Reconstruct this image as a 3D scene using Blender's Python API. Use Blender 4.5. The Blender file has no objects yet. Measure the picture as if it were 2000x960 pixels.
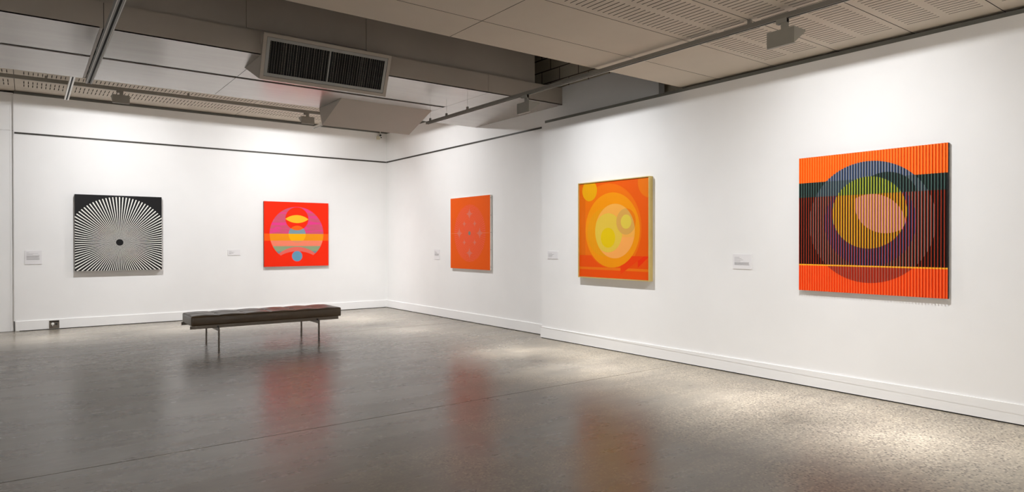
import bpy, bmesh, math, random
from mathutils import Vector, Matrix
random.seed(7)
SC = bpy.context.scene
COL = SC.collection

# ------------------------------------------------------------------ camera, world, exposure
def make_camera():
    f, yaw, pit, rol = 1269.755, math.radians(-36.7624), math.radians(-.306808), math.radians(.046806)
    R = Matrix(((math.cos(yaw), math.sin(yaw), 0), (0, 0, 1), (-math.sin(yaw), math.cos(yaw), 0)))
    c, s = math.cos(pit), math.sin(pit)
    P = Matrix(((1, 0, 0), (0, c, -s), (0, s, c)))
    c, s = math.cos(rol), math.sin(rol)
    Q = Matrix(((c, -s, 0), (s, c, 0), (0, 0, 1)))
    M = Q @ P @ R
    W = Matrix((M[0], M[1], -M[2])).transposed().to_4x4()
    W.translation = (-5.815, -12.0004, 1.3)
    cd = bpy.data.cameras.new('camera'); cam = bpy.data.objects.new('camera', cd); COL.objects.link(cam)
    cam.matrix_world = W
    cd.sensor_width = 36; cd.lens = f / 2000 * 36; cd.clip_start = .05
    SC.camera = cam
make_camera()
w = bpy.data.worlds.new('world'); SC.world = w; w.use_nodes = True
w.node_tree.nodes['Background'].inputs[0].default_value = (0, 0, 0, 1)
w.node_tree.nodes['Background'].inputs[1].default_value = 0
vs = SC.view_settings
vs.view_transform = 'Standard'; vs.look = 'None'; vs.gamma = 1; vs.use_curve_mapping = False
vs.exposure = 0.0
SC.cycles.max_bounces = 10; SC.cycles.diffuse_bounces = 6; SC.cycles.glossy_bounces = 4
LAMP = 0.288          # overall lamp strength

# ------------------------------------------------------------------ material helpers
def lin(c):
    if isinstance(c, (int, float)): c = (c, c, c)
    o = []
    for v in c:
        v /= 255.
        o.append(v / 12.92 if v <= .04045 else ((v + .055) / 1.055) ** 2.4)
    return tuple(o) + (1,)

class G:
    """small node expression builder"""
    def __init__(s, name):
        s.m = bpy.data.materials.new(name); s.m.use_nodes = True
        s.t = s.m.node_tree; s.b = s.t.nodes['Principled BSDF']
        s._obj = None
    def n(s, typ): return s.t.nodes.new(typ)
    def link(s, a, b): s.t.links.new(a, b)
    def put(s, sock, v):
        if isinstance(v, bpy.types.NodeSocket): s.link(v, sock)
        else: sock.default_value = v
    def math(s, op, a, b=None, c=None):
        n = s.n('ShaderNodeMath'); n.operation = op
        s.put(n.inputs[0], a)
        if b is not None: s.put(n.inputs[1], b)
        if c is not None: s.put(n.inputs[2], c)
        return n.outputs[0]
    def add(s, a, b): return s.math('ADD', a, b)
    def sub(s, a, b): return s.math('SUBTRACT', a, b)
    def mul(s, a, b): return s.math('MULTIPLY', a, b)
    def lt(s, a, b): return s.math('LESS_THAN', a, b)
    def gt(s, a, b): return s.math('GREATER_THAN', a, b)
    def inv(s, a): return s.sub(1.0, a)
    def obj(s):
        if s._obj is None:
            s._obj = s.n('ShaderNodeTexCoord').outputs['Object']
            x = s.n('ShaderNodeSeparateXYZ'); s.link(s._obj, x.inputs[0])
            s.X, s.Y, s.Z = x.outputs
        return s._obj
    def mix(s, f, a, b, mode='MIX'):
        n = s.n('ShaderNodeMix'); n.data_type = 'RGBA'; n.blend_type = mode
        s.put(n.inputs[0], f); s.put(n.inputs[6], a); s.put(n.inputs[7], b)
        return n.outputs[2]
    def circ(s, cx, cz, r):
        dx = s.sub(s.X, cx); dz = s.sub(s.Z, cz)
        return s.lt(s.add(s.mul(dx, dx), s.mul(dz, dz)), r * r)
    def band(s, v, a, b): return s.mul(s.gt(v, a), s.lt(v, b))
    def noise(s, scale, detail=4, rough=.55, vec=None, stretch=None, dist=0):
        n = s.n('ShaderNodeTexNoise'); n.inputs['Scale'].default_value = scale
        n.inputs['Detail'].default_value = detail; n.inputs['Roughness'].default_value = rough
        n.inputs['Distortion'].default_value = dist
        v = vec or s.obj()
        if stretch:
            mp = s.n('ShaderNodeMapping'); mp.inputs['Scale'].default_value = stretch; s.link(v, mp.inputs[0]); v = mp.outputs[0]
        s.link(v, n.inputs['Vector']); return n.outputs['Fac']
    def ramp(s, f, stops):
        n = s.n('ShaderNodeValToRGB'); s.link(f, n.inputs[0])
        e = n.color_ramp.elements
        while len(e) < len(stops): e.new(.5)
        for i, (p, c) in enumerate(stops): e[i].position = p; e[i].color = c
        return n.outputs[0]
    def bump(s, h, strength=.3, dist=.01):
        n = s.n('ShaderNodeBump'); n.inputs['Strength'].default_value = strength; n.inputs['Distance'].default_value = dist
        s.link(h, n.inputs['Height']); s.link(n.outputs[0], s.b.inputs['Normal'])
    def done(s, color, rough=.6, metal=0, spec=.5):
        s.put(s.b.inputs['Base Color'], color); s.put(s.b.inputs['Roughness'], rough)
        s.b.inputs['Metallic'].default_value = metal; s.b.inputs['Specular IOR Level'].default_value = spec
        return s.m

def plain(name, c, rough=.6, metal=0, spec=.5, var=.04, scale=9):
    g = G(name); f = g.noise(scale, 3)
    base = lin(c); lo = tuple(v * (1 - var) for v in base[:3]) + (1,); hi = tuple(min(1, v * (1 + var)) for v in base[:3]) + (1,)
    return g.done(g.ramp(f, [(.3, lo), (.7, hi)]), rough, metal, spec)

# ------------------------------------------------------------------ surface materials
def wall_paint(name, c=237):
    g = G(name); f = g.noise(1.3, 3); h = g.noise(260, 2)
    base = lin((c, c - 1, c - 3)); lo = tuple(v * .97 for v in base[:3]) + (1,)
    g.bump(h, .05, .002)
    return g.done(g.ramp(f, [(.35, lo), (.65, base)]), .75, 0, .25)
M_WALL = wall_paint('white wall paint')
M_BASE = wall_paint('white baseboard paint', 238)
M_VOIDSHADE = plain('dark void shade', (30, 27, 24), .9)  # dark colour standing in for the shade of voids and slots
M_CEIL = plain('warm grey ceiling board', (208, 197, 182), .8, 0, .25, .02, 3)
M_SLAB = plain('dark soffit', (70, 62, 55), .9)
M_DUCTFACE = plain('grey brown painted sheet', (172, 162, 150), .45, 0, .4, .03, 2)
M_BEAM = plain('brown grey beam panel', (170, 161, 151), .8, 0, .3, .04, 2)
def duct_plate():
    g = G('satin painted duct sheet'); f = g.noise(1.2, 4, stretch=(1, 6, 1))
    r = g.noise(3, 3, stretch=(1, 8, 1))
    rr = g.add(.2, g.mul(r, .08))
    return g.done(g.ramp(f, [(.3, lin((164, 156, 147))), (.7, lin((172, 164, 155)))]), rr, .35, 1.0)
M_PLATE = duct_plate()
M_ALU = plain('dull aluminium', (150, 150, 146), .45, .3, .5)
M_GAPSTRIP = plain('grey shadow gap strip', (104, 104, 98), .6)
M_RAIL = plain('dark bronze hanging rail', (100, 96, 88), .5, .2)
M_FIX = plain('grey fitting enamel', (150, 146, 136), .55)
M_TRACK = plain('grey track enamel', (128, 123, 114), .5)
M_TRACKSLOT = plain('black track slot', (18, 17, 16), .7)
M_TRACKLIP = plain('pale track lip', (225, 222, 215), .35, .3)
M_WHITE = plain('white plastic', (232, 230, 224), .4)
M_BLACK = plain('black plastic', (16, 16, 17), .35)
M_VANE = plain('dark vent vane', (128, 122, 114), .4, .3)
M_REFL = plain('white lamp reflector', (235, 235, 230), .3)
M_PAPER = plain('off white label card', (228, 226, 226), .7, 0, .3, .01)
M_INK = plain('grey print', (150, 147, 146), .8)
M_STEEL = plain('satin steel', (112, 104, 95), .38, .7)
M_DARKSTEEL = plain('dark steel', (62, 58, 52), .4, .8)

def concrete():
    g = G('polished concrete')
    g.obj()
    big = g.noise(.5, 5, .6)
    mid = g.noise(1.6, 7, .68, stretch=(.6, 2.6, 1))
    fine = g.noise(26, 6, .75, stretch=(.35, 2.2, 1))
    col = g.ramp(mid, [(.32, lin((119, 111, 100))), (.5, lin((131, 123, 111))), (.68, lin((143, 135, 122)))])
    col = g.mix(g.mul(g.ramp(big, [(.4, (0, 0, 0, 1)), (.65, (1, 1, 1, 1))]), .35), col, lin((156, 146, 128)))
    col = g.mix(g.mul(g.ramp(fine, [(.35, (0, 0, 0, 1)), (.65, (1, 1, 1, 1))]), .2), col, lin((92, 86, 78)))
    # exposed aggregate, ground through mostly in the near right of the room
    mp = g.n('ShaderNodeMapping'); mp.inputs['Scale'].default_value = (1, 1, 1); mp.inputs['Rotation'].default_value = (0, 0, .6); g.link(g._obj, mp.inputs[0])
    v = g.n('ShaderNodeTexVoronoi'); v.inputs['Scale'].default_value = 58; v.feature = 'F1'; g.link(mp.outputs[0], v.inputs['Vector'])
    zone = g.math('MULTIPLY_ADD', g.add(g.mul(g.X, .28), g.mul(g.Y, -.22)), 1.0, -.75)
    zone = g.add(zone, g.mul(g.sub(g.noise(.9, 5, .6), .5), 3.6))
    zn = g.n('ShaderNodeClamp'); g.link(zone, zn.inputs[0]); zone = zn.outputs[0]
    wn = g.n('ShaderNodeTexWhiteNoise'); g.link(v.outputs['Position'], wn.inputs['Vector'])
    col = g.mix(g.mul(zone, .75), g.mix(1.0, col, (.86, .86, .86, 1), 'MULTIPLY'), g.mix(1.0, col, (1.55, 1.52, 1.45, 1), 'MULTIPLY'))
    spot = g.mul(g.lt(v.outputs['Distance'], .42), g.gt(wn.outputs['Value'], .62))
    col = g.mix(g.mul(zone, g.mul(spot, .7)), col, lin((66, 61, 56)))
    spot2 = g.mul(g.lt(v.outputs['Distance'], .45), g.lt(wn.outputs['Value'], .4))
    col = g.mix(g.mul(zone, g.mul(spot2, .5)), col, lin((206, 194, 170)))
    rn = g.noise(1.3, 6, .65, stretch=(.6, 2.2, 1))
    rough = g.add(.19, g.mul(rn, .16)); rough = g.add(rough, g.mul(zone, .08))
    g.bump(g.noise(7, 5, .6, stretch=(.6, 1.6, 1)), .015, .02)
    return g.done(col, rough, 0, .66)
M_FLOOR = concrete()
M_GAPSHADE = plain('black gap shade', (8, 7, 7), 1, 0, 0)  # black standing in for deep shade in open gaps

def block_wall():
    g = G('painted concrete block'); g.obj()
    c = g.n('ShaderNodeCombineXYZ'); g.link(g.Y, c.inputs[0]); g.link(g.sub(g.Z, .17), c.inputs[1])
    b = g.n('ShaderNodeTexBrick'); g.link(c.outputs[0], b.inputs['Vector'])
    b.inputs['Scale'].default_value = 1; b.inputs['Brick Width'].default_value = .39; b.inputs['Row Height'].default_value = .18
    b.inputs['Mortar Size'].default_value = .008; b.inputs['Mortar Smooth'].default_value = .3
    b.inputs['Color1'].default_value = lin((236, 226, 206)); b.inputs['Color2'].default_value = lin((226, 216, 196)); b.inputs['Mortar'].default_value = lin((110, 98, 84))
    return g.done(b.outputs['Color'], .9, 0, .2)
M_BLOCK = block_wall()

def leather():
    g = G('dark brown leather'); f = g.noise(7, 5, .6); h = g.noise(18, 5, .65, dist=1.0)
    g.bump(h, .16, .005)
    return g.done(g.ramp(f, [(.3, lin((78, 64, 46))), (.7, lin((92, 76, 56)))]), g.add(.27, g.mul(f, .12)), 0, .6)
M_LEATHER = leather()

# ------------------------------------------------------------------ art materials (local x along the face, z up from its lower edge)
def art_rays():
    g = G('black and white ray painting'); g.obj()
    cx, cz = .589, .439
    dx = g.sub(g.X, cx); dz = g.sub(g.Z, cz)
    a = g.math('ARCTAN2', dz, dx)
    ray = g.gt(g.math('COSINE', g.mul(a, 96.0)), .42)
    f = g.mul(g.mul(ray, g.circ(cx, cz, .715)), g.inv(g.circ(cx, cz, .05)))
    return g.done(g.mix(f, lin((16, 15, 17)), lin((238, 236, 228))), .55, 0, .3)

def art_sunset():
    g = G('red painting with circles'); g.obj()
    X, Z = g.X, g.Z
    red = lin((240, 42, 8))
    big = g.circ(.5925, .594, .495)
    band = g.band(Z, .469, .595)
    col = g.mix(band, red, lin((246, 92, 14)))
    st = g.noise(3.2, 3, .5, stretch=(.7, .3, 5), dist=.7)
    body = g.mix(g.ramp(st, [(.48, (0, 0, 0, 1)), (.56, (1, 1, 1, 1))]), lin((204, 84, 112)), lin((226, 62, 136)))
    body = g.mix(g.lt(Z, .595), body, lin((238, 146, 22)))
    body = g.mix(g.lt(Z, .469), body, lin((240, 130, 102)))
    body = g.mix(g.lt(Z, .369), body, lin((140, 158, 122)))
    body = g.mix(g.lt(Z, .276), body, lin((124, 134, 146)))
    hill = g.circ(.5935, -.164, .518)         # upper edge of the coral arc
    hill2 = g.circ(.5935, -.36, .635)
    body = g.mix(hill, body, lin((228, 104, 92)))
    col = g.mix(g.mul(big, g.inv(hill2)), col, body)
    rc = g.circ(.5905, .872, .212)
    col = g.mix(rc, col, red)
    lens = g.mul(g.circ(.5905, .594, .345), g.circ(.5905, 1.138, .345))
    col = g.mix(lens, col, lin((252, 184, 42)))
    sm = g.circ(.5935, .587, .158)
    sc = g.mix(rc, lin((124, 150, 160)), lin((244, 100, 20)))
    sc = g.mix(band, sc, lin((250, 174, 10)))
    sc = g.mix(g.lt(Z, .469), sc, lin((224, 138, 104)))
    col = g.mix(sm, col, sc)
    col = g.mix(g.circ(.5915, .185, .098), col, lin((200, 110, 140)))
    col = g.mix(g.circ(.5915, .185, .091), col, lin((100, 150, 176)))
    return g.done(col, .6, 0, .15)

def art_pink_rays():
    g = G('orange painting with pink rays'); g.obj()
    cx, cz = .585, .584
    dx = g.sub(g.X, cx); dz = g.sub(g.Z, cz)
    a = g.math('ARCTAN2', dz, dx)
    r = g.math('SQRT', g.add(g.mul(dx, dx), g.mul(dz, dz)))
    org = lin((228, 88, 2)); pink = lin((232, 88, 72))
    ray = g.gt(g.math('COSINE', g.mul(a, 76.0)), -.2)
    inside = g.lt(r, .465)
    f = g.mul(ray, inside)
    col = g.mix(g.mul(f, .95), org, pink)
    # rounded gaps that read as rings of petals between the rays
    pet = g.gt(g.math('COSINE', g.mul(a, 8.0)), g.math('MULTIPLY_ADD', r, 6.0, -2.2))
    wob = g.math('SINE', g.add(g.mul(r, 150.0), g.mul(g.math('COSINE', g.mul(a, 8.0)), 4.0)))
    col = g.mix(g.mul(g.mul(g.gt(wob, .35), g.band(r, .16, .465)), .45), col, org)
    # pale four pointed stars
    def star(px, pz, s):
        ax = g.math('SQRT', g.math('ABSOLUTE', g.sub(g.X, px))); az = g.math('SQRT', g.math('ABSOLUTE', g.sub(g.Z, pz)))
        return g.lt(g.add(ax, az), math.sqrt(s))
    st = None
    for px, pz, s in ((.585, .899, .12), (.585, .262, .12), (.276, .586, .12), (.885, .582, .12), (.43, .74, .07), (.739, .737, .07), (.43, .435, .07), (.739, .435, .07)):
        q = star(px, pz, s); st = q if st is None else g.math('MAXIMUM', st, q)
    col = g.mix(g.mul(st, .6), col, lin((204, 126, 110)))
    cross = g.mul(g.lt(g.math('ABSOLUTE', dz), .004), g.band(r, .3, .56))
    col = g.mix(g.mul(cross, .6), col, lin((226, 130, 90)))
    col = g.mix(g.circ(cx, cz, .034), col, lin((122, 124, 112)))
    return g.done(col, .6, 0, .15)

def art_orange_circles():
    g = G('orange construction with yellow circles'); g.obj()
    X, Z = g.X, g.Z
    col = g.mix(g.circ(.5, .6, .545), lin((236, 92, 4)), lin((240, 116, 6)))
    col = g.mix(g.circ(1.18, 1.13, .19), col, lin((238, 120, 6)))
    col = g.mix(g.lt(X, .12), col, lin((228, 108, 8)))
    low = g.lt(Z, .28)
    col = g.mix(low, col, lin((238, 80, 6)))
    col = g.mix(g.mul(low, g.circ(.56, .6, .47)), col, lin((238, 98, 8)))
    col = g.mix(g.band(Z, .105, .135), col, lin((238, 118, 18)))
    tri = g.mul(g.mul(low, g.gt(X, .99)), g.lt(g.sub(X, g.mul(Z, 1.3)), .80))
    col = g.mix(tri, col, lin((240, 44, 4)))
    tri2 = g.mul(g.mul(low, g.gt(X, .72)), g.gt(g.sub(Z, g.mul(X, .6)), -.37))
    col = g.mix(tri2, col, lin((240, 62, 4)))
    col = g.mix(g.circ(.196, 1.078, .13), col, lin((236, 172, 8)))
    col = g.mix(g.circ(.572, .586, .448), col, lin((244, 152, 6)))
    col = g.mix(g.mul(g.circ(.572, .586, .448), g.circ(.45, .56, .29)), col, lin((236, 158, 16)))
    pale = g.circ(.62, .573, .324)
    p = g.mix(g.lt(Z, .5), lin((244, 176, 92)), lin((250, 172, 104)))
    p = g.mix(g.circ(.513, .553, .235), p, lin((226, 196, 84)))
    col = g.mix(pale, col, p)
    ring = g.circ(.806, .682, .153)
    col = g.mix(g.mul(ring, g.inv(pale)), col, lin((236, 124, 16)))
    col = g.mix(g.mul(ring, pale), col, lin((216, 168, 98)))
    col = g.mix(g.circ(.808, .68, .083), col, lin((222, 202, 90)))
    col = g.mix(g.circ(.514, .494, .12), col, lin((228, 198, 8)))
    ph = g.math('FRACT', g.mul(X, 1 / .0122))
    col = g.mix(g.mul(g.lt(ph, .3), .28), col, lin((206, 84, 0)))
    col = g.mix(1.0, col, (.88, .88, .6, 1), 'MULTIPLY')
    return g.done(col, .55, 0, .15)

PITCH = 1.186 / 53
def kinetic(kind):
    g = G('striped relief ' + kind); g.obj()
    X, Z = g.X, g.Z
    top = g.gt(Z, .963); dark = g.band(Z, .833, .963); low = g.band(Z, .231, .833)
    C1 = g.circ(.6, .6, .507); C2 = g.circ(.602, .679, .3); C3 = g.circ(.74, .755, .25); C4 = g.circ(.62, .56, .272); C5 = g.circ(.6, .60, .37)
    crown = g.mul(C3, g.gt(Z, .833))
    def zones(t):
        L = {k: lin(v) for k, v in t.items()}
        col = g.mix(top, L['bot'], L['top']); col = g.mix(dark, col, L['dark']); col = g.mix(low, col, L['low'])
        c1 = g.mix(top, L['c1b'], L['c1t']); c1 = g.mix(dark, c1, L['c1d']); c1 = g.mix(low, c1, g.mix(C5, L['c1l'], L['blue']))
        c1 = g.mix(crown, c1, L['dark'])
        col = g.mix(C1, col, c1)
        col = g.mix(C2, col, g.mix(g.gt(Z, .833), L['y2'], L['y1']))
        col = g.mix(g.mul(g.mul(C3, C4), C2), col, L['pink'])
        return col
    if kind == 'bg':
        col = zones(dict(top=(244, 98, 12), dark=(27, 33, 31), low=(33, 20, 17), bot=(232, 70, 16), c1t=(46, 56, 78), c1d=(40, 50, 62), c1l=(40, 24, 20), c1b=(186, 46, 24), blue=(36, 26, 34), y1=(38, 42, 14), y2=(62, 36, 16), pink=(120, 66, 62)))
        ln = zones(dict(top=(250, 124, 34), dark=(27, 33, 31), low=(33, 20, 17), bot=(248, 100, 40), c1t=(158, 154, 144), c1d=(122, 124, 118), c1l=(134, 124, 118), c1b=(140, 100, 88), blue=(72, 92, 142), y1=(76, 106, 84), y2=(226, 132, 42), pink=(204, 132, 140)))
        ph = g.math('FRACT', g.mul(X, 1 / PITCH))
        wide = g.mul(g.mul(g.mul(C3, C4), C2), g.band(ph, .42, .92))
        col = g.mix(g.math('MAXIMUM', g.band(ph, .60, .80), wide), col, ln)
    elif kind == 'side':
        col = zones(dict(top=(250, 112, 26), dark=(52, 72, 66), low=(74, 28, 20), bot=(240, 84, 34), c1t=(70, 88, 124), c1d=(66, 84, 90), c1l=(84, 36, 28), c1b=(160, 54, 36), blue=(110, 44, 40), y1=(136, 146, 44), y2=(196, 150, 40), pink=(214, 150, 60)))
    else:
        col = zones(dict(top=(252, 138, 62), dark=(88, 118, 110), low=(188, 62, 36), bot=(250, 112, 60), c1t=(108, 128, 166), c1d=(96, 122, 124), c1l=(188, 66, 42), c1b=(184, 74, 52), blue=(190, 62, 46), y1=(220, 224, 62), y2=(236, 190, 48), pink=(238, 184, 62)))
    col = g.mix(g.band(Z, .225, .237), col, lin((248, 184, 50)))
    return g.done(col, .6, 0, .15)

# ------------------------------------------------------------------ mesh helpers
class MB:
    def __init__(s): s.v = []; s.f = []; s.mi = []; s.mats = []
    def mat(s, m):
        if m not in s.mats: s.mats.append(m)
        return s.mats.index(m)
    def poly(s, pts, m):
        b = len(s.v); s.v += [tuple(p) for p in pts]; s.f.append(tuple(range(b, b + len(pts)))); s.mi.append(s.mat(m))
    def box(s, x0, x1, y0, y1, z0, z1, m, tf=None):
        P = [(x0, y0, z0), (x1, y0, z0), (x1, y1, z0), (x0, y1, z0), (x0, y0, z1), (x1, y0, z1), (x1, y1, z1), (x0, y1, z1)]
        if tf: P = [tf(*p) for p in P]
        b = len(s.v); s.v += [tuple(p) for p in P]; k = s.mat(m)
        for q in ((0, 3, 2, 1), (4, 5, 6, 7), (0, 1, 5, 4), (1, 2, 6, 5), (2, 3, 7, 6), (3, 0, 4, 7)):
            s.f.append(tuple(b + i for i in q)); s.mi.append(k)
    def prism(s, prof, a0, a1, m, axis='x'):
        """closed profile extruded along an axis; prof holds the two other coordinates"""
        def P(a, q): return (a, q[0], q[1]) if axis == 'x' else ((q[0], a, q[1]) if axis == 'y' else (q[0], q[1], a))
        n = len(prof); b = len(s.v); k = s.mat(m)
        s.v += [P(a0, q) for q in prof] + [P(a1, q) for q in prof]
        s.f.append(tuple(b + i for i in range(n))[::-1]); s.f.append(tuple(b + n + i for i in range(n))); s.mi += [k, k]
        for i in range(n):
            j = (i + 1) % n; s.f.append((b + i, b + j, b + n + j, b + n + i)); s.mi.append(k)
    def cyl(s, p0, p1, r, m, n=16, r2=None):
        p0 = Vector(p0); p1 = Vector(p1); d = (p1 - p0).normalized(); r2 = r if r2 is None else r2
        a = d.orthogonal().normalized(); c = d.cross(a); b = len(s.v); k = s.mat(m)
        for p, rr in ((p0, r), (p1, r2)):
            for i in range(n):
                t = 2 * math.pi * i / n; s.v.append(tuple(p + a * math.cos(t) * rr + c * math.sin(t) * rr))
        s.f.append(tuple(b + i for i in range(n))[::-1]); s.f.append(tuple(b + n + i for i in range(n))); s.mi += [k, k]
        for i in range(n):
            j = (i + 1) % n; s.f.append((b + i, b + j, b + n + j, b + n + i)); s.mi.append(k)
    def sheet(s, x0, x1, y0, y1, z, th, xs, ys, m, me=None):
        """board with real slots: xs, ys are lists of (a, b) openings"""
        xc = [x0] + [v for p in xs for v in p] + [x1]; yc = [y0] + [v for p in ys for v in p] + [y1]
        b = len(s.v); k = s.mat(m); ke = s.mat(me or M_VOIDSHADE); nx, ny = len(xc), len(yc)  # cut edges coloured dark for the shade inside slots and joints
        for zz in (z, z + th):
            for y in yc:
                for x in xc: s.v.append((x, y, zz))
        I = lambda i, j, l: b + l * nx * ny + j * nx + i
        hole = lambda i, j: 0 <= i < nx - 1 and 0 <= j < ny - 1 and i % 2 == 1 and j % 2 == 1
        solid = lambda i, j: 0 <= i < nx - 1 and 0 <= j < ny - 1 and not hole(i, j)
        for i in range(nx - 1):
            for j in range(ny - 1):
                if not solid(i, j): continue
                s.f.append((I(i, j, 0), I(i, j + 1, 0), I(i + 1, j + 1, 0), I(i + 1, j, 0))); s.mi.append(k)
                s.f.append((I(i, j, 1), I(i + 1, j, 1), I(i + 1, j + 1, 1), I(i, j + 1, 1))); s.mi.append(k)
                if not solid(i - 1, j): s.f.append((I(i, j, 0), I(i, j, 1), I(i, j + 1, 1), I(i, j + 1, 0))); s.mi.append(ke)
                if not solid(i + 1, j): s.f.append((I(i + 1, j, 0), I(i + 1, j + 1, 0), I(i + 1, j + 1, 1), I(i + 1, j, 1))); s.mi.append(ke)
                if not solid(i, j - 1): s.f.append((I(i, j, 0), I(i + 1, j, 0), I(i + 1, j, 1), I(i, j, 1))); s.mi.append(ke)
                if not solid(i, j + 1): s.f.append((I(i, j + 1, 0), I(i, j + 1, 1), I(i + 1, j + 1, 1), I(i + 1, j + 1, 0))); s.mi.append(ke)
    def build(s, name, parent=None, loc=(0, 0, 0), rotz=0, bevel=0, smooth=False):
        me = bpy.data.meshes.new(name); me.from_pydata(s.v, [], s.f)
        for m in s.mats: me.materials.append(m)
        for p, k in zip(me.polygons, s.mi): p.material_index = k
        bm = bmesh.new(); bm.from_mesh(me); bmesh.ops.recalc_face_normals(bm, faces=bm.faces)
        if bevel:
            bmesh.ops.remove_doubles(bm, verts=bm.verts, dist=1e-6)
            bmesh.ops.bevel(bm, geom=list(bm.edges), offset=bevel, segments=2, affect='EDGES', profile=.6, clamp_overlap=True)
        bm.to_mesh(me); bm.free()
        if smooth:
            for p in me.polygons: p.use_smooth = True
        o = bpy.data.objects.new(name, me); COL.objects.link(o)
        if parent: o.parent = parent
        o.location = loc; o.rotation_euler = (0, 0, rotz)
        return o

def tag(o, label, cat, group=None):
    o['label'] = label; o['category'] = cat
    if group: o['group'] = group
    return o
def struct(o): o['kind'] = 'structure'; return o
def thing(name, label, cat, loc=(0, 0, 0), rotz=0, group=None):
    o = bpy.data.objects.new(name, None); COL.objects.link(o); o.location = loc; o.rotation_euler = (0, 0, rotz)
    o.empty_display_size = .1
    return tag(o, label, cat, group)
def copy_tree(o, parent=None):
    c = o.copy(); COL.objects.link(c); c.parent = parent
    for ch in list(o.children): copy_tree(ch, c)
    return c

# ================================================================== STRUCTURE
XL, XR, YF = -12.0, .2, -17.0
NY = -5.12                         # where the near partition begins
# floor: three cast bays with saw cuts between
b = MB()
cuts = [YF, -12.2, -7.525, -2.955, .12]
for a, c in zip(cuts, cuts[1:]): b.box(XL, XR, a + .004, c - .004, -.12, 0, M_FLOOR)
b.box(XL, XR, YF, .12, -.16, -.02, M_GAPSHADE)
struct(b.build('floor'))
# back wall with the flush panel at its left end
b = MB(); b.box(-5.955, 0.0, 0, .12, 0, 3.485, M_WALL); b.box(-5.955, XR, .02, .12, 3.485, 4.4, M_SLAB)
struct(b.build('wall_back'))
b = MB(); b.box(XL, -5.962, .03, .12, .004, 2.945, M_WALL); b.box(XL, -5.962, .03, .12, 2.95, 3.5, M_WALL); b.box(-6.1, -5.9, .045, .1, .01, 3.48, M_WALL); b.box(XL, -5.955, .1, .13, 0, 4.4, M_VOIDSHADE)
b.box(-6.0, -5.978, .026, .03, 0.004, 3.49, M_WALL)
struct(b.build('wall_back'))
# right wall, far stretch
b = MB(); b.prism([(-7.03, 0), (0, 0), (0, 3.485), (-3.2, 3.485), (-3.2, 3.40), (-7.03, 3.40)], 0.0, .1, M_WALL, 'x')
struct(b.build('wall_right'))
# partition that carries the nearer two paintings
b = MB(); b.box(-.165, -.002, -15.6, NY, 0, 2.917, M_WALL)
struct(b.build('wall_right'))
b = MB(); b.box(.2, .3, YF, .12, 0, 4.4, M_BLOCK)
struct(b.build('wall_right'))
b = MB(); b.box(XL - .1, XL, YF, .12, 0, 4.4, M_WALL); struct(b.build('wall_left'))
b = MB(); b.box(XL - .1, .3, YF - .1, YF, 0, 4.4, M_WALL); struct(b.build('wall_front'))
b = MB(); b.box(XL, .3, YF, .12, 4.4, 4.5, M_SLAB); struct(b.build('ceiling'))

# near ceiling: boards, plain at its edge, slotted further in
ZN = 2.97
b = MB()
xj = [XL, -8.97, -6.01, -3.055, .19]
slotw, pitch = .008, .0528
def slot_x(xa, xb):
    r = []; x = xb - .44
    if xb < .1: x = xb - .1
    else: x = -.39
    while x > xa + .1: r.append((x - slotw / 2, x + slotw / 2)); x -= pitch
    return r[::-1]
g_ = .003
for xa, xb in zip(xj, xj[1:]):
    for ya, yb in ((-7.93, -7.467), (-8.54, -7.93)): b.sheet(xa + g_, xb - g_, ya + g_, yb - (g_ if yb != -7.467 else 0), ZN, .013, [], [], M_CEIL)
    y = -8.54
    while y > YF + .3:
        n = max(y - .605, YF)
        ys = [(n + .05, n + .265), (n + .325, n + .545)]
        b.sheet(xa + g_, xb - g_, n + g_, y - g_, ZN, .013, slot_x(xa, xb), ys, M_CEIL)
        y = n
        if len(b.v) > 60000: break
b.box(XL, .19, YF, -7.48, ZN + .1, ZN + .12, M_VOIDSHADE)
struct(b.build('ceiling'))
# ceiling along the back wall
ZB = 3.53
b = MB()
xj = [XL, -8.98, -5.94, -2.885, .19]
def slot_xb(xa, xb):
    r = []; x = xb - .07
    while x > xa + .06: r.append((x - .0045, x + .0045)); x -= .0505
    return r[::-1]
for xa, xb in zip(xj, xj[1:]):
    b.sheet(xa + g_, xb - g_, -.27, .1, ZB, .013, [], [], M_CEIL)
    y = -.2725
    while y > -3.2:
        n = y - .62
        b.sheet(xa + g_, xb - g_, n + .0015, y - .0015, ZB, .013, slot_xb(xa, xb), [(n + .115, n + .29), (n + .345, n + .52)], M_CEIL)
        y = n
b.box(XL, .19, -3.4, .02, ZB + .1, ZB + .12, M_VOIDSHADE)
struct(b.build('ceiling'))

# baseboards
b = MB(); b.box(-5.945, -.0155, -.015, 0, .009, .148, M_BASE); struct(b.build('baseboard_back', bevel=.0015))
b = MB(); b.box(-.015, 0, NY + .0, -.0, .009, .148, M_BASE); struct(b.build('baseboard_right', bevel=.0015))
b = MB(); b.box(-.18, -.165, -15.6, NY + .015, .009, .148, M_BASE); b.box(-.18, -.016, NY, NY + .015, .009, .148, M_BASE); struct(b.build('baseboard_right', bevel=.0015))
# black strips colouring in the shade of the gaps below the boards
b = MB(); b.box(-5.9, -.02, -.008, -.001, .0005, .009, M_TRACKSLOT); struct(b.build('trim_1'))
b = MB(); b.box(-.008, -.001, NY + .02, -.02, .0005, .009, M_TRACKSLOT); struct(b.build('trim_2'))
b = MB(); b.box(-.173, -.166, -15.5, NY, .0005, .009, M_TRACKSLOT); struct(b.build('trim_3'))
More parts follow.
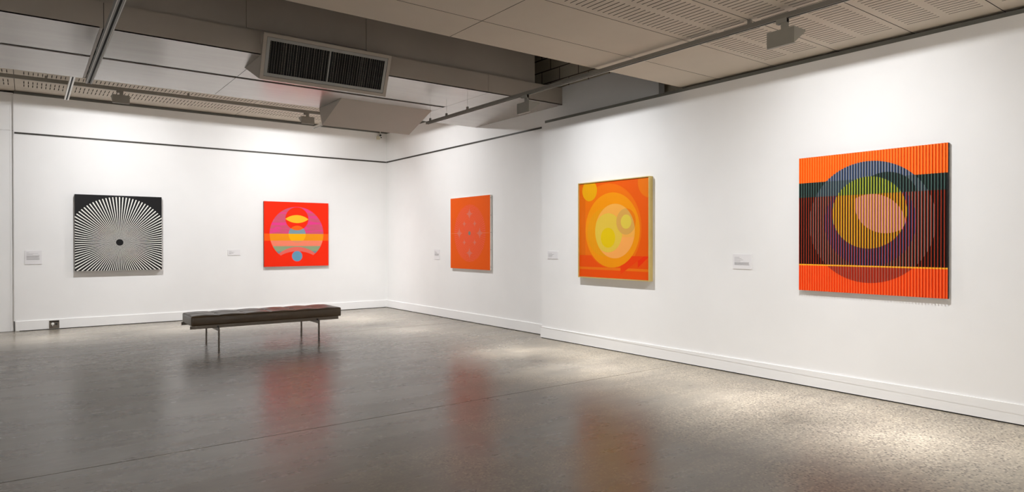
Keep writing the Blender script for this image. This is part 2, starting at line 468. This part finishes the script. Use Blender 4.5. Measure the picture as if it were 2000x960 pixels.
# grey strips at the wall heads
b = MB(); b.box(-.168, -.12, -15.6, NY - .07, 2.917, 2.95, M_GAPSTRIP); struct(b.build('trim_4'))
b = MB(); b.box(-5.955, -.001, -.002, .02, 3.486, 3.522, M_GAPSTRIP); struct(b.build('trim_5'))
b = MB(); b.box(-.002, .02, -3.2, -.003, 3.486, 3.522, M_GAPSTRIP); struct(b.build('trim_6'))
# hanging rails
def rail(mb, pa, pb, axis):
    if axis == 'x':
        mb.box(pa, pb, -.010, 0, 2.918, 2.926, M_RAIL); mb.box(pa, pb, -.004, 0, 2.906, 2.918, M_TRACKSLOT); mb.box(pa, pb, -.010, 0, 2.900, 2.906, M_RAIL)
    else:
        mb.box(-.010, 0, pa, pb, 2.918, 2.926, M_RAIL); mb.box(-.004, 0, pa, pb, 2.906, 2.918, M_TRACKSLOT); mb.box(-.010, 0, pa, pb, 2.900, 2.906, M_RAIL)
b = MB(); rail(b, -5.95, -.011, 'x'); struct(b.build('trim_7'))
b = MB(); rail(b, NY, -.0, 'y'); struct(b.build('trim_8'))
# upright channel where the wall panel ends
b = MB(); b.box(-5.962, -5.955, .0015, .04, .15, 3.48, M_BASE); b.box(-5.965, -5.956, .02, .03, 0, .148, M_TRACKSLOT); struct(b.build('trim_9'))

# ================================================================== DUCT AND BEAM
DZ, DF, DB = 3.155, -5.357, -3.23
duct = thing('air_duct', 'long grey rectangular duct casing with satin underside panels crossing the room', 'duct', (-5.5, (DF + DB) / 2, DZ))
def dpart(mb, name, **k):
    o = mb.build(name, duct, **k); o.matrix_parent_inverse = Matrix.Translation((5.5, -(DF + DB) / 2, -DZ)); return o
b = MB(); b.box(XL, -.001, DF + .012, DB - .012, DZ + .045, 3.384, M_VOIDSHADE); dpart(b, 'core')
b = MB(); b.box(XL, -1.217, -4.36, -4.23, DZ + .03, DZ + .042, M_GAPSHADE); dpart(b, 'gap_shade')  # black strip painting in the shade of the open gap
for xa, xb in ((XL, -5.272), (-5.267, -1.217), (-1.213, -.001)):
    b = MB(); b.box(xa, xb, DF, DF + .011, DZ + .002, 3.385, M_DUCTFACE); dpart(b, 'front_panel')
b = MB(); b.box(XL, -.001, DB - .011, DB, DZ + .002, 3.385, M_DUCTFACE); dpart(b, 'rear_panel')
for ya, yb in ((DF, -4.333), (-4.257, DB)):
    for xa, xb in ((XL, -8.9), (-8.896, -5.30), (-5.205, -3.922), (-3.917, -1.217)):
        b = MB(); b.box(xa, xb, ya, yb, DZ, DZ + .012, M_PLATE); o = dpart(b, 'bottom_panel')
b = MB(); b.box(-1.213, -.001, DF, DB, DZ, DZ + .012, M_PLATE); dpart(b, 'bottom_panel')
b = MB(); b.box(-5.297, -5.275, DF + .02, DB - .02, DZ + .004, DZ + .03, M_DUCTFACE); b.box(-5.23, -5.208, DF + .02, DB - .02, DZ + .004, DZ + .03, M_DUCTFACE); dpart(b, 'seam_channel')
# beam above the duct
beam = thing('ceiling_beam', 'dark brown-grey panelled bulkhead rising above the duct casing', 'beam', (-5, DF + .05, 3.39))
YB = DF + .035
for xa, xb in ((XL, -5.3), (-5.296, -4.08), (-4.075, -2.822), (-2.817, -.45)):
    z0 = 3.412 if xa == -4.075 else 3.387
    b = MB(); b.box(xa, xb, YB, YB + .012, z0, 4.398, M_BEAM); o = b.build('face_panel', beam); o.matrix_parent_inverse = Matrix.Translation((5, -DF - .05, -3.39))
b = MB(); b.box(XL, -.452, YB + .0125, DB - .06, 3.39, 4.395, M_BEAM); o = b.build('core', beam); o.matrix_parent_inverse = Matrix.Translation((5, -DF - .05, -3.39))

# ================================================================== AIR VENTS
def vent(label, x0, x1, F, B, R, s):
    """F top lip, B lower lip, R root on the duct (y, z); s=-1 faces the camera side, +1 the back wall"""
    t = thing('air_vent', label, 'air vent', ((x0 + x1) / 2, B[0], B[1]), 0, 'air vents on the duct')
    off = Matrix.Translation(t.location).inverted()
    def part(mb, name, parent=t, **k):
        o = mb.build(name, parent, **k); o.matrix_parent_inverse = off if parent is t else Matrix(); return o
    yd = (DF - .001) if s < 0 else (DB + .001)
    fy, fz = F; by, bz = B; L = math.hypot(fy - by, fz - bz)
    up = Vector((0, (fy - by) / L, (fz - bz) / L)); n = Vector((0, s * abs(up.z), -abs(up.y)))
    def T(a, bb, c): p = Vector((a, by, bz)) + up * bb + n * c; return tuple(p)
    b = MB(); th = .004
    prof = [(fy, fz), (by, bz), (R[0], DZ - .001), (yd, DZ - .001), (yd, fz)]
    b.poly([(x0, *q) for q in prof], M_DUCTFACE); b.poly([(x1, *q) for q in prof], M_DUCTFACE)
    b.poly([(x0, by, bz), (x1, by, bz), (x1, R[0], DZ - .001), (x0, R[0], DZ - .001)], M_DUCTFACE)
    b.poly([(x0, fy, fz), (x1, fy, fz), (x1, yd, fz), (x0, yd, fz)], M_DUCTFACE)
    # rim
    for (a0, a1, c0, c1) in ((x0, x1, 0, .034), (x0, x1, L - .034, L), (x0, x0 + .036, .034, L - .034), (x1 - .036, x1, .034, L - .034)):
        b.box(a0, a1, c0, c1, -.006, 0, M_DUCTFACE, T)
    # inner dark box
    i0, i1, j0, j1 = x0 + .036, x1 - .036, .034, L - .034
    b.poly([T(i0, j0, -.034), T(i1, j0, -.034), T(i1, j1, -.034), T(i0, j1, -.034)], M_TRACKSLOT)
    for p, q in (((i0, j0), (i1, j0)), ((i1, j0), (i1, j1)), ((i1, j1), (i0, j1)), ((i0, j1), (i0, j0))):
        b.poly([T(*p, -.006), T(*q, -.006), T(*q, -.034), T(*p, -.034)], M_TRACKSLOT)
    part(b, 'housing')
    b = MB(); w_ = .034
    for (a0, a1, c0, c1) in ((i0 + .003, i1 - .003, j0 + .003, j0 + w_), (i0 + .003, i1 - .003, j1 - w_, j1 - .003), (i0 + .003, i0 + w_, j0 + w_, j1 - w_), (i1 - w_, i1 - .003, j0 + w_, j1 - w_)):
        b.box(a0, a1, c0, c1, -.014, -.004, M_ALU, T)
    part(b, 'grille_frame')
    mid = (x0 + x1) / 2
    b = MB(); b.box(mid - .007, mid + .007, j0 + w_, j1 - w_, -.018, -.005, M_ALU, T); part(b, 'mullion')
    b = MB(); a = i0 + w_ + .012
    rnd = random.Random(3)
    while a < i1 - w_ - .006:
        if abs(a - mid) > .014:
            tw = rnd.uniform(-.006, .012)
            P = [T(a, j0 + w_, -.014), T(a + tw, j0 + w_, -.028), T(a + tw, j1 - w_, -.028), T(a, j1 - w_, -.014)]
            Q = [T(a + .0022, j0 + w_, -.014), T(a + tw + .0022, j0 + w_, -.028), T(a + tw + .0022, j1 - w_, -.028), T(a + .0022, j1 - w_, -.014)]
            b.poly(P, M_VANE); b.poly(Q, M_VANE); b.poly([P[0], Q[0], Q[3], P[3]], M_VANE)
        a += .0255
    part(b, 'upright_blades')
    b = MB(); c = j0 + w_ + .012
    while c < j1 - w_:
        b.box(i0 + w_, i1 - w_, c, c + .0022, -.013, -.0112, M_TRACKSLOT, T); c += .0255
    part(b, 'cross_blades')
vent('grey sloping air vent with twin dark grille facing the camera side of the duct', -3.952, -2.585, (-5.475, 3.35), (-5.31, 2.93), (-4.77, 3.155), -1)
vent('grey air vent showing only its plain sloping underside, near the room corner', -2.565, -1.24, (-3.12, 3.35), (-3.31, 2.905), (-4.0, 3.155), 1)

# ================================================================== LIGHTING TRACKS
def track(label, p0, p1, axis, z, w_=.036, h=.036, lip=.008, stems=(), ceil=None, mat=None, bright=False):
    """open track running along an axis, mouth down"""
    c = p0[1] if axis == 'x' else p0[0]; a0, a1 = (p0[0], p1[0]) if axis == 'x' else (p0[1], p1[1])
    base = (p0[0], p0[1], z)
    t = thing('lighting_track', label, 'lighting track', base, 0)
    off = Matrix.Translation(base).inverted(); mat = mat or M_TRACK
    def B(mb, u0, u1, v0, v1, z0, z1, m):
        if axis == 'x': mb.box(u0, u1, c + v0, c + v1, z0, z1, m)
        else: mb.box(c + v0, c + v1, u0, u1, z0, z1, m)
    b = MB(); q = w_ / 2
    B(b, a0, a1, -q, q, z + h - .006, z + h, mat)
    B(b, a0, a1, -q, -q + lip, z, z + h - .006, mat); B(b, a0, a1, q - lip, q, z, z + h - .006, mat)
    o = b.build('track_body', t); o.matrix_parent_inverse = off
    b = MB(); B(b, a0 + .001, a1 - .001, -q + lip, q - lip, z + .006, z + h - .006, M_TRACKSLOT)
    o = b.build('conductor_slot', t); o.matrix_parent_inverse = off
    b = MB(); B(b, a0, a1, q - .0075, q - .0035, z - .0015, z + .004, M_TRACKLIP)
    if bright: B(b, a0, a1, -q + .0035, -q + .0075, z - .0015, z + .004, M_TRACKLIP)
    o = b.build('track_lip', t); o.matrix_parent_inverse = off
    for s_, zt in stems:
        b = MB(); B(b, s_ - .014, s_ + .014, -.01, .01, z + h, min(z + h + .034, zt), mat)
        if zt > z + h + .034: B(b, s_ - .0008, s_ + .0008, -.0008, .0008, z + h + .034, zt, mat)
        o = b.build('hanger', t); o.matrix_parent_inverse = off
    return t
TZ = 2.90
track('long grey lighting track running beside the right wall, ending under the duct', (-1.455, -15.0), (-1.455, -4.24), 'y', TZ,
      stems=[(-4.33, DZ), (-4.75, DZ), (-5.25, DZ), (-9.15, ZN), (-12.2, ZN)])
track('grey double-edged lighting track passing under the left end of the duct', (-5.305, -15.0), (-5.305, -4.2), 'y', TZ, w_=.055, lip=.02, mat=M_ALU, stems=[(-4.2, DZ), (-5.1, DZ), (-9.15, ZN), (-12.2, ZN)], bright=True)
track('grey lighting track parallel to the back wall under the slotted ceiling', (-11.0, -1.5), (-.4, -1.5), 'x', 3.41, mat=M_FIX, w_=.036, h=.045, stems=[(-9, ZB), (-7, ZB), (-5.6, ZB), (-3.9, ZB), (-1.9, ZB)], ceil=ZB)
track('short pale lighting track reaching the back wall at left', (-5.34, -2.4), (-5.34, -.55), 'y', 3.372, w_=.055, h=.03, lip=.018, mat=M_TRACKLIP, bright=True, stems=[(-.8, ZB)])
track('short pale lighting track near the room corner, mostly hidden by the vent', (-1.625, -3.1), (-1.625, -.35), 'y', 3.37, w_=.04, h=.034, mat=M_TRACKLIP, stems=[(-.7, ZB)])

# ================================================================== SPOTLIGHTS (wall washers)
def lamp_data(power, wall):
    """linear lamp with the asymmetric distribution of a wall washer: stronger towards the foot of the wall"""
    L = bpy.data.lights.new('wall washer lamp', 'AREA'); L.shape = 'RECTANGLE'; L.size = .14; L.size_y = .006; L.energy = power
    L.color = (.965, .975, 1.0)
    L.use_nodes = True; t = L.node_tree; em = t.nodes['Emission']
    g = t.nodes.new('ShaderNodeNewGeometry'); sx = t.nodes.new('ShaderNodeSeparateXYZ'); t.links.new(g.outputs['Incoming'], sx.inputs[0])
    def mth(op, a, b=None):
        n = t.nodes.new('ShaderNodeMath'); n.operation = op
        for i, v in enumerate((a, b)):
            if v is None: continue
            if isinstance(v, bpy.types.NodeSocket): t.links.new(v, n.inputs[i])
            else: n.inputs[i].default_value = v
        return n.outputs[0]
    nx, ny = {'right': (1, 0), 'back': (0, 1), 'front': (0, -1), 'left': (-1, 0)}[wall]      # towards the lit wall
    h = mth('ADD', mth('MULTIPLY', sx.outputs[0], nx), mth('MULTIPLY', sx.outputs[1], ny))
    h2 = mth('MULTIPLY', h, h); z2 = mth('MULTIPLY', sx.outputs[2], sx.outputs[2])
    la = sx.outputs[1] if nx else sx.outputs[0]
    hl = mth('ADD', h2, mth('MULTIPLY', la, la))
    cv = mth('SQRT', mth('DIVIDE', hl, mth('ADD', mth('ADD', hl, z2), 1e-5)))          # cosine of the angle below the horizon
    s = mth('POWER', mth('MAXIMUM', cv, .29), -1.85)
    ch = mth('DIVIDE', h, mth('SQRT', mth('ADD', hl, 1e-5)))                            # 1 straight at the wall, 0 along it
    s = mth('MULTIPLY', s, mth('POWER', mth('MAXIMUM', ch, .45), -1.0))
    side = t.nodes.new('ShaderNodeMapRange'); side.interpolation_type = 'SMOOTHSTEP'
    t.links.new(h, side.inputs[0]); side.inputs[1].default_value = -.38; side.inputs[2].default_value = .3
    s = mth('MULTIPLY', s, side.outputs[0])
    mr = t.nodes.new('ShaderNodeMapRange'); mr.interpolation_type = 'SMOOTHSTEP'
    t.links.new(cv, mr.inputs[0]); mr.inputs[1].default_value = -.16; mr.inputs[2].default_value = .25; mr.inputs[3].default_value = 0
    t.links.new(mth('MULTIPLY', s, mr.outputs[0]), em.inputs['Strength'])
    return L

def washer(label, x, y, ztop, wall, power, track_z, rz=None, arm=0):
    """local frame: +y is towards the lit wall, body 0.21 wide, 0.115 high, 0.15 deep"""
    if rz is None: rz = 0 if wall == 'back' else -math.pi / 2
    t = thing('spotlight', label, 'spotlight', (x, y, ztop - .115), rz, 'wall washer spotlights')
    W, H, D = .105, .115, .15
    b = MB(); e = .003
    b.box(-W, W, 0, e, 0, H, M_FIX)                                    # back plate
    b.box(-W, W, e, D, H - e, H, M_FIX)                                # top plate
    for sx in (-1, 1):
        xa, xb = sorted((sx * W, sx * (W - e))); b.prism([(e, 0), (e, H - e), (D, H - e), (D, H - .014)], xa, xb, M_FIX, 'x')
    b.box(-W + e, W - e, D - e, D, H - .0125, H - e, M_FIX)            # front lip
    b.box(-W + e, W - e, e, .03, 0, e, M_FIX)
    b.build('lamp_body', t)
    b = MB(); b.prism([(.006, .02), (.012, .07), (.03, .1), (.04, .1), (.02, .07), (.012, .02)], -W + .006, W - .006, M_REFL, 'x'); b.build('reflector', t)
    b = MB(); b.cyl((-.075, .055, .1065), (.075, .055, .1065), .0035, M_REFL, 10); b.build('lamp_tube', t)
    top = track_z - (ztop - .115)
    b = MB(); b.box(-.016, .03, .035, .06, H, top, M_FIX)
    if arm: b.box(-.01, .02, .035 - arm, .06, top - .03, top, M_FIX)
    b.build('stem', t)
    b = MB(); b.box(-.05, .03, .028 - arm, .066 - arm, top - .03, top + .002, M_FIX); b.build('track_adapter', t)
    b = MB(); b.cyl((-.052, .047, top - .02), (-.03, .047, top - .02), .009, M_DARKSTEEL, 14); b.build('knob', t)
    L = lamp_data(power * LAMP, wall)
    lo = bpy.data.objects.new('lamp', L); COL.objects.link(lo); lo.parent = t
    lo.location = (0, .062, .1025); lo.rotation_euler = (math.radians(58 if wall == 'back' else 46), 0, 0)   # faces the wall and the floor
    lo.visible_camera = True
    return t
# x, y of the track centre: the body hangs with its adapter under the track
def wr(label, y, ztop=2.816, power=60, x=-1.455 - .047, tz=TZ): return washer(label, x, y, ztop, 'right', power, tz)
def wb(label, x, power=78): return washer(label, x, -1.5 - .047, 3.346, 'back', power, 3.41)
wr('large grey wedge spotlight hanging in front of the biggest striped artwork', -9.425)
wr('grey wedge spotlight under the duct, near where the far wall meets the partition', -6.425)
wb('grey boxy spotlight on the back track nearest the left side', -4.756)
wb('small grey spotlight on the back track just left of the sloping vent', -2.14)
washer('grey spotlight hidden behind the sloping vent, aimed at the orange pink-rayed painting', -1.625 - .047, -2.5, 3.3, 'right', 80, 3.37)
wr('added grey fill spotlight, unseen, on the right track, past the largest artwork', -12.9, power=22)  # lamp added outside the view to brighten this end
wb('added grey fill spotlight, unseen, on the back track, beyond the left edge', -8.0, 28)  # extra lamp, never seen, added for more light at left
# unseen washers and tracks, added along the other two walls to brighten the room
track('added grey track for fill lamps along the front wall behind the viewpoint', (-11.0, -15.7), (-1.5, -15.7), 'x', TZ, stems=[(-9, ZN), (-6.3, ZN), (-3, ZN)])
track('added grey track for fill lamps along the left wall, out of view', (-10.7, -15.4), (-10.7, -8.0), 'y', TZ, stems=[(-14, ZN), (-11, ZN), (-8.5, ZN)])
for x in (-9.8, -7.2, -4.6, -2.0): washer('added grey fill spotlight behind the viewpoint lighting the front wall', x, -15.7 + .047, 2.835, 'front', 130, TZ, rz=math.pi)['group'] = 'added fill spotlights on the front wall track'
for y in (-9.2, -11.8, -14.4): washer('added grey fill spotlight, unseen, lighting the left wall', -10.7 + .047, y, 2.835, 'left', 130, TZ, rz=math.pi / 2)['group'] = 'added fill spotlights on the left wall track'

# ================================================================== ARTWORKS
def canvas(name, label, cat, loc, rotz, w_, h, d, art, side):
    b = MB(); b.box(0, w_, -d, 0, 0, h, side); b.f.pop(2)  # replace the front
    k = b.mi.pop(2); b.poly([(0, -d, 0), (w_, -d, 0), (w_, -d, h), (0, -d, h)], art)
    return tag(b.build(name, loc=loc, rotz=rotz), label, cat, None)
M_SIDEBLK = plain('black painted canvas edge', (34, 32, 33), .7)
M_SIDERED = plain('brown red canvas edge', (120, 60, 40), .7)
M_SIDEWHT = plain('white canvas edge', (222, 216, 206), .7)
M_GOLD = plain('pale gold frame lacquer', (202, 178, 108), .35, .15)
canvas('painting', 'square black and white op-art painting of radiating rays, on the back wall at left', 'painting', (-5.221, -.003, .868), 0, 1.18, 1.176, .055, art_rays(), M_SIDEBLK)
canvas('painting', 'square red painting with magenta circle, yellow bands and blue dot, on the back wall', 'painting', (-2.41, -.003, .868), 0, 1.187, 1.176, .035, art_sunset(), M_SIDERED)
p3 = thing('painting', 'square orange painting with a disc of fine pink rays, on the far right wall', 'painting', (0, -2.52, .868), -math.pi / 2)
b = MB(); b.box(0, 1.175, -.035, -.004, 0, 1.175, M_SIDEWHT); b.f.pop(2); b.mi.pop(2); b.poly([(0, -.035, 0), (1.175, -.035, 0), (1.175, -.035, 1.175), (0, -.035, 1.175)], art_pink_rays()); b.build('canvas', p3)
b = MB(); b.box(.02, 1.155, -.004, 0, .02, 1.155, M_SIDEWHT); b.build('stretcher', p3)
for i in range(5):
    b = MB(); b.cyl((1.175, -.02, .05 + i * .27), (1.1765, -.02, .05 + i * .27), .005, M_DARKSTEEL, 10); b.build('tack', p3)
p4 = thing('painting', 'orange artwork of yellow and peach circles in a pale gold frame, on the right', 'painting', (-.165, -5.915, .862), -math.pi / 2)
W4, H4 = 1.17, 1.182
b = MB(); b.box(.012, W4 - .012, -.048, -.01, .012, H4 - .012, M_SIDEWHT); b.f.pop(2); b.mi.pop(2)
b.poly([(.012, -.048, .012), (W4 - .012, -.048, .012), (W4 - .012, -.048, H4 - .012), (.012, -.048, H4 - .012)], art_orange_circles()); b.build('panel', p4)
b = MB()
for a0, a1, c0, c1 in ((0, W4, 0, .01), (0, W4, H4 - .01, H4), (0, .01, .01, H4 - .01), (W4 - .01, W4, .01, H4 - .01)): b.box(a0, a1, -.062, 0, c0, c1, M_GOLD)
b.build('frame', p4)
p5 = thing('relief_artwork', 'largest looking artwork, orange slatted relief with dark band and overlapping circles, on the right partition', 'artwork', (-.168, -8.835, .868), -math.pi / 2)
K_BG, K_SIDE, K_EDGE = kinetic('bg'), kinetic('side'), kinetic('edge')
b = MB(); b.box(0, 1.186, -.026, 0, 0, 1.19, M_SIDEBLK); b.f.pop(2); b.mi.pop(2); b.poly([(0, -.026, 0), (1.186, -.026, 0), (1.186, -.026, 1.19), (0, -.026, 1.19)], K_BG); b.build('back_panel', p5)
b = MB()
for i in range(53):
    x = i * PITCH + .0004; e = .0042; y0, y1 = -.026, -.036
    b.poly([(x, y1, 0), (x + e, y1, 0), (x + e, y1, 1.19), (x, y1, 1.19)], K_EDGE)
    b.poly([(x + e, y0, 0), (x + e, y1, 0), (x + e, y1, 1.19), (x + e, y0, 1.19)], K_SIDE)
    b.poly([(x, y0, 0), (x, y1, 0), (x, y1, 1.19), (x, y0, 1.19)], K_SIDE)
    for z in (0, 1.19): b.poly([(x, y0, z), (x, y1, z), (x + e, y1, z), (x + e, y0, z)], K_EDGE)
b.build('slats', p5)

# ================================================================== WALL LABELS
def label_card(label, loc, rotz, w_, h, lines):
    t = thing('wall_label', label, 'label', loc, rotz, 'gallery wall labels')
    b = MB(); b.box(0, w_, -.006, 0, 0, h, M_PAPER); b.build('card', t, bevel=.0008)
    b = MB(); rnd = random.Random(int(w_ * 1000 + h * 77 + loc[0] * 10))
    z = h - .03
    for n, wid in lines:
        for _ in range(n):
            x = .022; end = .022 + (w_ - .044) * wid * rnd.uniform(.9, 1)
            while x < end - .004:
                l = min(rnd.uniform(.004, .014), end - x); b.box(x, x + l, -.0066, -.0058, z - .0022, z + .0012, M_INK); x += l + .0028
            z -= .0058
        z -= .007
    b.build('printed_text', t)
    return t
label_card('white card label with three paragraphs, on the back wall left of the ray painting', (-5.835, 0, .982), 0, .205, .204, [(1, .2), (1, .9), (1, .5), (1, 1), (5, 1), (4, 1)])
label_card('small white card label between the ray painting and the red painting', (-3.015, 0, 1.08), 0, .205, .1, [(1, .3), (1, .6), (2, .5), (1, .3)])
label_card('white card label left of the orange pink-rayed painting on the far right wall', (0, -1.912, 1.004), -math.pi / 2, .19, .173, [(1, .3), (1, .5), (2, .6), (6, 1)])
label_card('small white card label beside the partition corner, left of the gold-framed artwork', (-.165, -5.25, 1.08), -math.pi / 2, .213, .103, [(1, .4), (1, .7), (2, .5), (1, .4)])
label_card('white card label on the partition, left of the slatted relief artwork', (-.165, -8.123, 1.037), -math.pi / 2, .212, .146, [(1, .35), (1, .5), (1, .6), (1, .4), (5, 1)])

# ================================================================== POWER OUTLET
so = thing('power_outlet', 'steel floor-level power outlet with a white plug, set in the baseboard', 'power outlet', (-5.545, -.0155, .014))
b = MB(); b.box(0, .126, -.004, 0, 0, .118, M_STEEL); b.build('plate', so, bevel=.001)
b = MB(); b.box(.006, .12, -.0045, -.0035, .09, .112, M_DARKSTEEL); b.box(.1, .112, -.006, -.004, .094, .108, M_BLACK); b.box(.028, .04, -.006, -.004, .092, .106, M_BLACK); b.build('switch', so)
b = MB(); b.cyl((.088, -.004, .062), (.088, -.0075, .062), .0155, M_BLACK, 20); b.build('socket', so)
b = MB(); b.cyl((.044, -.004, .066), (.044, -.03, .066), .02, M_WHITE, 20, .015); b.cyl((.044, -.022, .06), (.041, -.022, .034), .006, M_WHITE, 10, .004); b.build('plug', so)

# ================================================================== SECURITY CAMERA
cm = thing('security_camera', 'tiny white security camera with black lens high in the room corner', 'camera', (-.19, 0, 3.37))
M_CREAM = plain('cream camera plastic', (216, 208, 186), .5)
b = MB(); b.box(-.03, .03, -.045, 0, -.02, .045, M_CREAM); b.build('junction_box', cm, bevel=.004)
b = MB(); b.cyl((.035, -.04, .09), (.035, -.04, .14), .01, M_WHITE, 14); b.cyl((.035, -.04, .04), (.035, -.04, .095), .008, M_WHITE, 14); b.cyl((.0, -.03, .03), (.04, -.045, .04), .008, M_WHITE, 12); b.build('bracket', cm)
b = MB(); b.cyl((.035, -.0, .075), (.02, -.075, .06), .03, M_WHITE, 24, .028); b.build('camera_body', cm)
b = MB(); b.cyl((.02, -.075, .06), (.017, -.085, .058), .021, M_BLACK, 24); b.cyl((.045, -.055, .02), (.042, -.07, .016), .011, M_BLACK, 16); b.build('lens', cm)

# ================================================================== BENCH
bx0, bx1, by0, by1, bz0, bz1 = -4.232, -2.352, -3.445, -2.885, .296, .412
bench = thing('bench', 'low dark brown leather daybed bench on thin steel legs, standing alone on the concrete floor', 'bench', ((bx0 + bx1) / 2, (by0 + by1) / 2, 0))
OFF = Matrix.Translation(bench.location).inverted()
def bpart(o): o.matrix_parent_inverse = OFF; return o
def cushion():
    bm = bmesh.new(); nx, ny, nz = 150, 46, 10; r = .016
    seams_x = [bx0 + (bx1 - bx0) * i / 6 for i in range(1, 6)]; seam_y = (by0 + by1) / 2
    V = {}
    def P(i, j, k):
        if (i, j, k) in V: return V[i, j, k]
        p = Vector((bx0 + (bx1 - bx0) * i / nx, by0 + (by1 - by0) * j / ny, bz0 + (bz1 - bz0) * k / nz))
        c = Vector((min(max(p.x, bx0 + r), bx1 - r), min(max(p.y, by0 + r), by1 - r), min(max(p.z, bz0 + r * .5), bz1 - r)))
        d = p - c
        if d.length > 1e-7:
            q = sum(1 for v in d if abs(v) > 1e-7)
            m_ = max(abs(v) for v in d) / d.length if q > 1 else 1
            p = c + d * m_
        if k == nz:
            dx = min(abs(p.x - s) for s in seams_x + [bx0, bx1]); dxs = min(abs(p.x - s) for s in seams_x); dy = abs(p.y - seam_y)
            edge = min(p.x - bx0, bx1 - p.x, p.y - by0, by1 - p.y)
            u = min(dx, dy, .14) / .14; ed = min(max(edge, 0), .12) / .12
            p.z += .013 * (u ** .5) * min(1, ed * 2.5)
            p.z -= .010 * math.exp(-(min(dxs, dy) / .008) ** 2) * min(1, ed * 4)
            p.z += .0025 * math.sin(p.x * 23 + 3 * math.sin(p.y * 17)) * math.sin(p.y * 31 + 2 * math.sin(p.x * 9)) * ed
        elif j in (0, ny) and 0 < k < nz:
            p.y += (-1 if j == 0 else 1) * .004 * math.sin(math.pi * k / nz) * (1 + .5 * math.sin(p.x * 19) * math.sin(p.x * 7))
            dxs = min(abs(p.x - s) for s in seams_x[2:3]); p.y += (1 if j == 0 else -1) * .003 * math.exp(-(dxs / .006) ** 2)
        V[i, j, k] = bm.verts.new(p); return V[i, j, k]
    for i in range(nx):
        for j in range(ny):
            for k in (0, nz): bm.faces.new((P(i, j, k), P(i + 1, j, k), P(i + 1, j + 1, k), P(i, j + 1, k)))
    for i in range(nx):
        for k in range(nz):
            for j in (0, ny): bm.faces.new((P(i, j, k), P(i + 1, j, k), P(i + 1, j, k + 1), P(i, j, k + 1)))
    for j in range(ny):
        for k in range(nz):
            for i in (0, nx): bm.faces.new((P(i, j, k), P(i, j + 1, k), P(i, j + 1, k + 1), P(i, j, k + 1)))
    bmesh.ops.recalc_face_normals(bm, faces=bm.faces)
    me = bpy.data.meshes.new('cushion'); bm.to_mesh(me); bm.free(); me.materials.append(M_LEATHER)
    for p in me.polygons: p.use_smooth = True
    o = bpy.data.objects.new('cushion', me); COL.objects.link(o); o.parent = bench
    return bpart(o)
cu = cushion()
b = MB()
for y in (by0 - .002, by1 + .002):
    for z in (bz1 - .004,):
        b.cyl((bx0 + .02, y + (.004 if y < -3 else -.004), z), (bx1 - .02, y + (.004 if y < -3 else -.004), z), .003, M_LEATHER, 8)
pp = b.build('piping', cu)
for y in (by0 + .004, by1 - .012):
    b = MB(); b.box(bx0 - .012, bx1 - .04, y, y + .008, .257, .296, M_STEEL); bpart(b.build('side_rail', bench, bevel=.001))
b = MB(); b.box(bx0 + .03, bx1 - .07, by0 + .02, by1 - .02, .287, .2955, M_BLACK); bpart(b.build('base_board', bench))
LEGY = (-3.535, -2.845)
for x in (-3.943, -2.7):
    b = MB(); b.box(x - .004, x + .004, LEGY[0] + .012, LEGY[1] - .012, .226, .262, M_STEEL); bpart(b.build('cross_bar', bench))
    for y in (by0 + .002, by1 - .018):
        b = MB(); b.box(x + .004, x + .02, y - .012, y + .014, .235, .285, M_BLACK); bpart(b.build('rubber_mount', bench))
    for y in LEGY:
        b = MB(); b.box(x - .008, x + .008, y - .015, y + .015, 0.0, .268, M_STEEL)
        bpart(b.build('leg', bench, bevel=.001))
